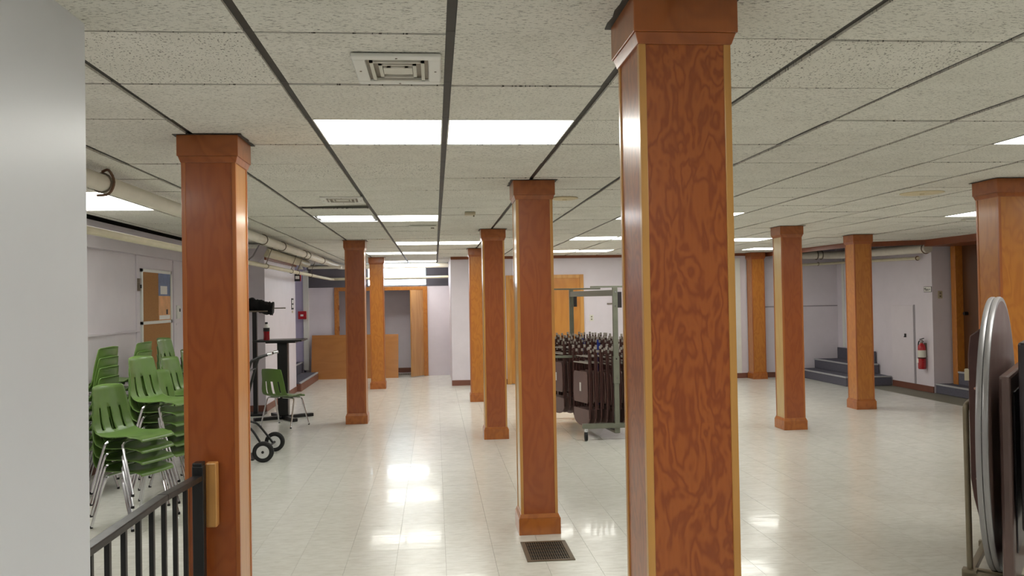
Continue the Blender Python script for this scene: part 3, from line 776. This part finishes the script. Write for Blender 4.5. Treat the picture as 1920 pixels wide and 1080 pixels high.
# ================================================================== HAND TRUCK
t = thing('hand_truck', (-1.765, 9.06, 0), 'black tube hand truck with white-hubbed wheels behind the pillar', 'hand truck')
def wheel(y):
    w_ = MB(); n = 26
    w_.v = []; prof = [(.062, -.022), (.092, -.026), (.106, -.014), (.106, .014), (.092, .026), (.062, .022)]
    for r, yy in prof:
        for k in range(n): w_.v.append((r*math.cos(2*math.pi*k/n), yy+y, .106+r*math.sin(2*math.pi*k/n)))
    w_.f = [(k*n+j, k*n+(j+1) % n, ((k+1) % 6)*n+(j+1) % n, ((k+1) % 6)*n+j) for k in range(6) for j in range(n)]
    w_ = w_.build('tyre', 'rubber', t, True)
    MB().cyl((0, y-.0245, .106), (0, y+.0245, .106), .064, n=24).build('hub', 'wheel_hub', w_, True)
    MB().cyl((0, y-.032, .106), (0, y-.014, .106), .014, n=12).build('axle_nut', 'black_metal', w_, True)
wheel(-.31); wheel(.31)
MB().cyl((0, -.31, .106), (0, .31, .106), .010, n=8).build('axle', 'black_metal', t, True)
for y in (-.17, .17):
    MB().tube([(.05, y+.44*(y > 0)*0, 1.09), (-.10, y, 1.04), (-.16, y, .95), (-.30, y, .40), (-.33, y, .08)], .014, 8, 4).build('side_rail', 'black_metal', t, True)
    MB().tube([(-.30, y, .36), (-.20, y, .345), (-.13, y, .30), (0, y*1.3, .106)], .012, 8, 4).build('axle_strut', 'black_metal', t, True)
for z, x in ((.35, -.31), (.65, -.24), (.92, -.17)): MB().cyl((x, -.17, z), (x, .17, z), .010, n=8).build('cross_bar', 'black_metal', t, True)
MB().tube([(.03, -.17, 1.088), (.075, -.17, 1.097)], .018, 10).build('grip', 'chrome', t, True)
MB().tube([(.03, .17, 1.088), (.075, .17, 1.097)], .018, 10).build('grip', 'chrome', t, True)
MB().box(-.36, -.12, -.2, .2, .0, .012).build('toe_plate', 'black_metal', t)

# ================================================================== LEFT WALL FITTINGS
t = thing('cork_board', (XL, 10.30, 0), 'two-panel brown cork board in white frame on left wall', 'notice board')
MB().box(.002, .012, -.50, .50, 1.435, 2.0).build('cork_panel', 'cork', t); MB().box(.002, .012, -.50, .50, .62, 1.40).build('cork_panel', 'cork', t)
fr = MB()
for z in (.585, 1.40, 2.0): fr.box(0, .022, -.54, .54, z, z+.035)
fr.box(0, .022, -.54, -.50, .585, 2.035); fr.box(0, .022, .50, .54, .585, 2.035)
fr.build('board_frame', 'white_metal', t)
t = thing('poster', (XL+.012, 10.575, 1.73), 'blue grey photo poster pinned on cork board', 'poster')
MB().box(0, .002, -.22, .22, 0, .27).build('sheet', 'paper_blue', t); MB().box(.002, .003, -.15, .1, .02, .12).build('pale_patch', 'sticker', t)
t = thing('poster', (XL+.012, 10.575, 1.4355), 'orange and white poster pinned below the blue one', 'poster')
MB().box(0, .002, -.22, .222, 0, .294).build('sheet', 'paper_orange', t); MB().box(.002, .003, -.2, .2, .01, .06).build('pale_band', 'sticker', t)
MB().box(.002, .0032, .06, .12, .07, .13).build('dark_figure', 'ink', t)
t = thing('wall_thermostat', (XL, 11.10, 1.44), 'white thermostat box on left wall beside cork board', 'thermostat')
MB().box(0, .03, -.07, .07, 0, .17).build('case', 'white_metal', t, bev=.006); MB().box(.03, .034, .01, .05, .09, .13).build('display', 'ink', t)
t = thing('wall_bracket', (XL+.0115, 9.66, 1.78), 'small dark latch on the wall batten', 'latch')
MB().box(0, .03, -.02, .02, 0, .14).build('plate', 'hanger', t); MB().box(.02, .04, -.012, .012, .03, .07).build('catch', 'ink', t)

# block / stairwell signs
t = thing('wall_sign', (-2.53, 15.22, 1.50), 'narrow black and white vertical sign on projecting wall', 'sign')
MB().box(0, .008, -.10, .10, 0, .20).build('board', 'ink', t); MB().box(.008, .009, -.07, .07, .03, .085).build('white_mark', 'sticker', t); MB().box(.008, .009, -.07, .07, .11, .17).build('white_mark', 'sticker', t)
MB().box(0, .006, -.05, .05, -.06, -.02).build('tab', 'beige_plastic', t)
t = thing('exit_sign', (-2.46, 15.50, 2.02), 'small black and white sign with red edge by stairwell', 'sign')
MB().box(-.07, .03, 0, .03, -.01, .12).build('board', 'label_black', t); MB().box(-.055, .015, -.002, 0, .03, .085).build('white_panel', 'sticker', t); MB().box(.03, .045, -.003, .03, -.01, .12).build('red_edge', 'red_paint', t)
MB().box(-.075, -.065, .0, .03, .03, .08).build('arm', 'hanger', t)
t = thing('fire_alarm', (-2.72, 18.14, 1.27), 'red fire alarm pull station on stairwell corner', 'fire alarm')
MB().box(-.17, .0, -.05, 0, 0, .17).build('case', 'red_paint', t, bev=.008); MB().box(-.12, -.06, -.055, -.05, .06, .10).build('pull_bar', 'sticker', t, bev=.003)

# ================================================================== PLYWOOD SHEET
t = thing('plywood_sheet', (-1.70, 18.0, 0), 'large varnished plywood sheet leaning beneath the closet frame', 'plywood')
MB().add([(-.91, -.10, 0), (.91, -.16, 0), (.91, -.14, 0), (-.91, -.08, 0), (-.91, .12, .92), (.91, .12, .91), (.91, .14, .91), (-.91, .14, .92)],
         [(0,3,2,1),(4,5,6,7),(0,1,5,4),(1,2,6,5),(2,3,7,6),(3,0,4,7)]).build('sheet', 'panel_ply', t)

# ================================================================== FOLDING CHAIR RACK
t = thing('chair_rack', (2.04, 9.38, 0), 'grey steel rolling rack loaded with folded brown chairs', 'chair rack')
Lx = -.20; LY = 1.85
def rk(p): return (p[0]-2.04, p[1]-9.38, p[2])
for (x, y) in ((2.04, 9.38), (1.84, 11.22)):
    nm = MB().box(x-2.04-.028, x-2.04+.028, y-9.38-.022, y-9.38+.022, .18, 1.73).build('upright', 'rack_steel', t, bev=.003)
    for z in (.70, .92, 1.52, 1.68): MB().cyl((x-2.04, y-9.38-.022, z), (x-2.04, y-9.38-.028, z), .008, n=8).build('bolt', 'chrome', nm)
    MB().box(x-2.04-.034, x-2.04+.034, y-9.38-.026, y-9.38+.026, .64, .95).build('sleeve', 'rack_steel', t, bev=.003)
    MB().box(x-2.04+.03, x-2.04+.075, y-9.38-.02, y-9.38+.10, 1.50, 1.68).build('gusset', 'table_dark', t, bev=.003)
for (x, y) in ((2.04, 9.38), (1.84, 11.22)):
    b2 = MB().bar(rk((x-.40, y, .165)), rk((x+.40, y, .165)), .05, .055).build('base_rail', 'rack_steel', t, bev=.003)
    for sx in (-.36, .36):
        c = MB(); c.box(x+sx-2.04-.02, x+sx-2.04+.02, y-9.38-.02, y-9.38+.02, .10, .14); c = c.build('caster_fork', 'chrome', t)
        MB().cyl((x+sx-2.04-.014, y-9.38, .05), (x+sx-2.04+.014, y-9.38, .05), .05, n=16).build('caster_wheel', 'rubber', c, True)
    MB().bar(rk((x-(.28 if y < 10 else .38), y, 1.74)), rk((x+.40, y, 1.74)), .04, .02).build('top_arm', 'rack_steel', t, bev=.002)
MB().bar(rk((2.04, 9.40, 1.67)), rk((1.84, 11.20, 1.67)), .045, .07).build('top_beam', 'rack_steel', t, bev=.003)
MB().bar(rk((2.04, 9.37, .088)), rk((1.84, 11.23, .088)), .05, .024).build('bottom_beam', 'rack_steel', t)
for (x, y) in ((2.04, 9.38), (1.84, 11.22)): MB().box(x-2.04-.03, x-2.04+.03, y-9.38-.012, y-9.38+.012, .08, .145).build('beam_bracket', 'rack_steel', t)
for (x0, x1, y, z) in ((1.42, 2.42, 9.92, .92), (1.40, 2.40, 10.50, 1.0), (1.36, 2.36, 11.02, 1.0)):
    MB().bar(rk((x0, y, z)), rk((x1, y, z-.01)), .025, .03).build('hang_rail', 'rack_steel', t, bev=.003)
# folded chair: hangs upside down, feet up
def fchair():
    t = thing('folding_chair', (0, 0, 0), 'x', 'chair')
    L = .92
    for k, (yy, w_, h) in enumerate(((-.018, .205, L), (.014, .185, L-.04))):
        for s in (-1, 1):
            fr_ = MB().tube([(s*w_, yy, .10 if k == 0 else .20), (s*w_, yy, .5), (s*w_*.99, yy, h-.025)], .0115, 8).build('frame_tube', 'chair_brown', t, True)
            MB().cyl((s*w_*.99, yy, h-.03), (s*w_*.99, yy, h), .0145, n=8).build('foot_cap', 'cap_grey', fr_, True)
    pl = [( .205*math.cos(a), .10+.10*math.sin(a)) for a in [math.pi+math.pi*k/12 for k in range(13)]]
    MB().exty(pl+[(.205, .20), (-.205, .20)], -.026, -.012).build('backrest', 'seat_brown', t, bev=.004)
    st_ = MB().exty([(-.175, .27), (.175, .27), (.19, .36), (.18, .60), (.16, .63), (-.16, .63), (-.18, .60), (-.19, .36)], -.034, -.022).build('seat', 'seat_brown', t, bev=.006)
    MB().box(-.02, .02, -.0352, -.034, .40, .50).build('sticker', 'sticker', st_)
    MB().cyl((-.205, -.018, .73), (.205, -.018, .73), .008, n=6).build('cross_bar', 'cap_grey', t, True)
    MB().cyl((-.185, .014, .80), (.185, .014, .80), .008, n=6).build('cross_bar', 'cap_grey', t, True)
    return t
fproto = fchair(); fused = [False]
yaw_c = math.atan2(-.28, -.96)+math.pi/2          # seat side (-y local) faces the aisle
ROWS = [(1.70, 9.634, .067, 11, .125, "in rack's front row"),
        (1.50, 10.22, .070, 13, .215, "in rack's middle row"),
        (1.52, 10.76, .074, 12, .235, "in rack's back row")]
NTH = ['first', 'second', 'third', 'fourth', 'fifth', 'sixth', 'seventh', 'eighth', 'ninth', 'tenth', 'eleventh', 'twelfth', 'thirteenth']
for ri, (x, y, st_, n, z, d_) in enumerate(ROWS):
    for k in range(n):
        rr = random.Random(ri*50+k)
        c = fproto if not fused[0] else copy_tree(fproto); fused[0] = True
        c.location = (x+st_*k, y+rr.uniform(-.008, .008), z+rr.uniform(-.012, .02))
        c.rotation_euler = (0, 0, yaw_c+rr.uniform(-.01, .01))
        c['label'] = 'folded brown metal chair, %s from the pillar side %s' % (NTH[k], d_); c['group'] = 'folded chairs '+d_; c['category'] = 'chair'
        if ri == 1 and k == 6:
            c['label'] = 'folded chair with blue parts among the brown chairs on rack'; c['group'] = 'folded chairs hanging on the rack'
            for ch in c.children:
                if ch.name.startswith('frame_tube'):
                    ch.data = ch.data.copy(); ch.data.materials[0] = MAT['blue_paint']

# ================================================================== TABLE CART
cx, cy = 3.18, 4.47
ang = math.radians(90-41)
def cart_thing(name, label, cat, off=0.0):
    d = Vector((math.cos(ang), math.sin(ang))); l = Vector((-math.sin(ang), math.cos(ang)))
    return thing(name, (cx+l.x*off, cy+l.y*off, 0), label, cat, ang)
t = cart_thing('table_dolly', 'tan steel tube dolly holding upright folded tables', 'dolly')
for (y, nm) in ((.135, 'side_hoop'),):
    MB().tube([(-.32, y, .10), (-.34, y, .90), (-.325, y, .975), (-.26, y, 1.0), (.26, y, 1.0), (.325, y, .975), (.34, y, .90), (.32, y, .10)], .0155, 10, 4).build(nm, 'dolly_steel', t, True)
for x in (-.34, .34): MB().bar((x, .17, .085), (x, -.42, .085), .04, .035).build('cross_rail', 'dolly_steel', t, bev=.003)
for x in (-.26, .26): MB().bar((x, .15, .085), (x, -.40, .085), .035, .034).build('support_rail', 'dolly_steel', t, bev=.003)
for y in (.135, -.40): MB().bar((-.36, y, .085), (.60, y, .085), .035, .035).build('long_rail', 'dolly_steel', t, bev=.003)
MB().box(-.36, -.30, .10, .17, .068, .115).build('hoop_socket', 'dolly_steel', t)
for x in (-.33, .55):
    for y in (.135, -.39):
        c = MB().box(x-.018, x+.018, y-.018, y+.018, .052, .07).build('caster_fork', 'chrome', t)
        MB().cyl((x-.012, y, .03), (x+.012, y, .03), .03, n=14).build('caster_wheel', 'rubber', c, True)
# round tables, standing on edge
def round_table(off, r, zc, th, label, legs_side=1):
    t = cart_thing('round_table', label, 'table', off); n = 56
    c = MB().cyl((0, -th/2, zc), (0, th/2, zc), r-.004, n=n).build('table_top', 'table_brown', t, True)
    o = MB(); prof = [(r, -th*.5), (r+.004, -th*.3), (r+.004, th*.3), (r, th*.5), (r-.02, th*.52), (r-.02, -th*.52)]
    o.v = [(R_*math.cos(2*math.pi*k/n), yy, zc+R_*math.sin(2*math.pi*k/n)) for R_, yy in prof for k in range(n)]
    o.f = [(k*n+j, k*n+(j+1) % n, ((k+1) % 6)*n+(j+1) % n, ((k+1) % 6)*n+j) for k in range(6) for j in range(n)]
    o.build('edge_band', 'table_edge', t, True)
    return t
t = round_table(0.0, .76, .8195, .026, 'round brown folding table with silver edge standing on dolly')
t = round_table(.029, .76, .8195, .026, 'second round table pressed behind the silver edged one on dolly')
o = MB(); o.extx([(.018, .28), (.07, .52), (.082, .62), (.082, 1.28), (.07, 1.38), (.018, 1.42)][::-1], -.40, .36)
ap = o.build('leg_apron', 'chair_brown', t, bev=.006)
for z in (.62, 1.1): MB().cyl((-.402, .05, z), (-.392, .05, z), .008, n=8).build('bolt', 'chrome', ap)
MB().box(-.40, -.35, .078, .10, 1.14, 1.20).build('leg_clip', 'beige_plastic', ap)
t = cart_thing('rectangular_table', 'brown folding table with deep rounded rim next to round table', 'table', -.075)
MB().exty([(-.62, .104), (.72, .104), (.72, 1.19), (-.62, 1.19)], -.027, .027).build('table_top', 'table_brown', t, bev=.016)
MB().exty([(-.5, .28), (.65, .28), (.65, 1.1), (-.5, 1.1)], -.035, -.026).build('underside_panel', 'table_dark', t, bev=.004)
t = cart_thing('rectangular_table', 'dark folding table outermost on the dolly', 'table', -.165)
MB().exty([(-.62, .42), (.72, .42), (.72, 1.36), (-.62, 1.36)], -.028, .028).build('table_top', 'table_dark', t, bev=.014)
for x in (-.34, .34): MB().bar((x, -.043, .102), (x, -.043, 1.2), .03, .03).build('folded_leg', 'chair_brown', t)

# ================================================================== RIGHT WALL FITTINGS
t = thing('fire_extinguisher', (XR-.07, 12.94, .37), 'red fire extinguisher hanging on the right wall', 'extinguisher')
MB().lathe([(.052, 0), (.06, .012), (.06, .34), (.05, .385), (.024, .41), (.022, .42)], 22).build('cylinder', 'red_paint', t, True)
MB().lathe([(.0608, .19), (.0612, .195), (.0612, .30), (.0608, .305)], 22).build('label_band', 'off_white', t, True)
MB().lathe([(.0612, .17), (.0616, .172), (.0616, .184), (.0612, .186)], 22).build('strap', 'black_metal', t, True)
MB().lathe([(.022, .42), (.022, .46), (.014, .47)], 14).build('valve', 'hanger', t, True)
MB().bar((-.01, .03, .475), (-.02, -.09, .50), .02, .012).build('lever', 'black_metal', t); MB().bar((-.01, .02, .45), (-.02, -.08, .45), .02, .012).build('carry_handle', 'chrome', t)
MB().tube([(0, .02, .44), (0, .06, .45), (-.01, .075, .40), (-.02, .07, .20), (-.02, .066, .12)], .009, 8, 4).build('hose', 'rubber', t, True)
MB().box(.055, .07, -.03, .03, .2, .42).build('wall_bracket', 'hanger', t)
MB().box(-.0625, -.055, -.0, .055, .10, .17).build('tag', 'sticker', t)
def wall_text(sx, txt, size, mat, parent, loc):
    o = text_mesh(txt, size, mat, 'lettering', parent)
    o.matrix_local = Matrix(((0, 0, -1, loc[0]), (-1, 0, 0, loc[1]), (0, 1, 0, loc[2]), (0, 0, 0, 1)))
t = thing('restroom_sign', (XR, 12.845, 1.615), 'small white sign reading Men on the right wall', 'sign')
MB().box(-.006, 0, -.105, .105, 0, .09).build('board', 'ink', t); MB().box(-.008, -.006, -.099, .099, .006, .084).build('face', 'sticker', t)
wall_text(1, 'Men', .075, 'ink', t, (-.009, .03, .043))
MB().add([(-.0095, -.055, .03), (-.0095, -.055, .058), (-.0095, -.08, .044), (-.008, -.055, .03), (-.008, -.055, .058), (-.008, -.08, .044)], [(0,1,2),(5,4,3),(0,3,4,1),(1,4,5,2),(2,5,3,0)]).build('arrow', 'ink', t)
def plate(name, loc, label, axis, w_, h, mat='beige_plastic'):
    t = thing(name, loc, label, 'wall plate')
    if axis == 'y':
        MB().box(-w_/2, w_/2, -.01, 0, -h/2, h/2).build('plate', mat, t, bev=.003)
        for z in (-.025, .025): MB().box(-.012, .012, -.016, -.009, z-.012, z+.012).build('toggle', 'hanger', t)
    else:
        MB().box(-.01, 0, -w_/2, w_/2, -h/2, h/2).build('plate', mat, t, bev=.003)
        for z in (-.025, .025): MB().box(-.016, -.009, -.012, .012, z-.012, z+.012).build('toggle', 'hanger', t)
    return t
plate('switch_plate', (8.06, 12.73, 1.57), 'beige switch plate on the short return wall', 'y', .075, .12)
plate('switch_plate', (XR, 15.36, 1.70), 'beige wall box above the grey corner steps', 'x', .16, .09)
plate('outlet_plate', (2.995, YB, 1.23), 'cream outlet plate on the back wall beside golden door', 'y', .075, .12, 'off_white')
t = thing('wall_hook', (XR-.012, 13.5, .86), 'small black hook latch on the white access panel', 'hook')
MB().box(-.012, 0, -.02, .02, 0, .06).build('plate', 'ink', t); MB().box(-.03, -.012, -.03, .01, 0, .012).build('catch', 'ink', t)
t = thing('wall_bar', (3.42, YB, 1.50), 'thin grey bar fixed on back wall behind rack', 'bar')
MB().bar((-.12, -.02, 0), (.12, -.02, 0), .02, .02).build('bar', 'hanger', t); MB().box(-.11, -.09, -.02, 0, -.01, .01).build('mount', 'hanger', t)
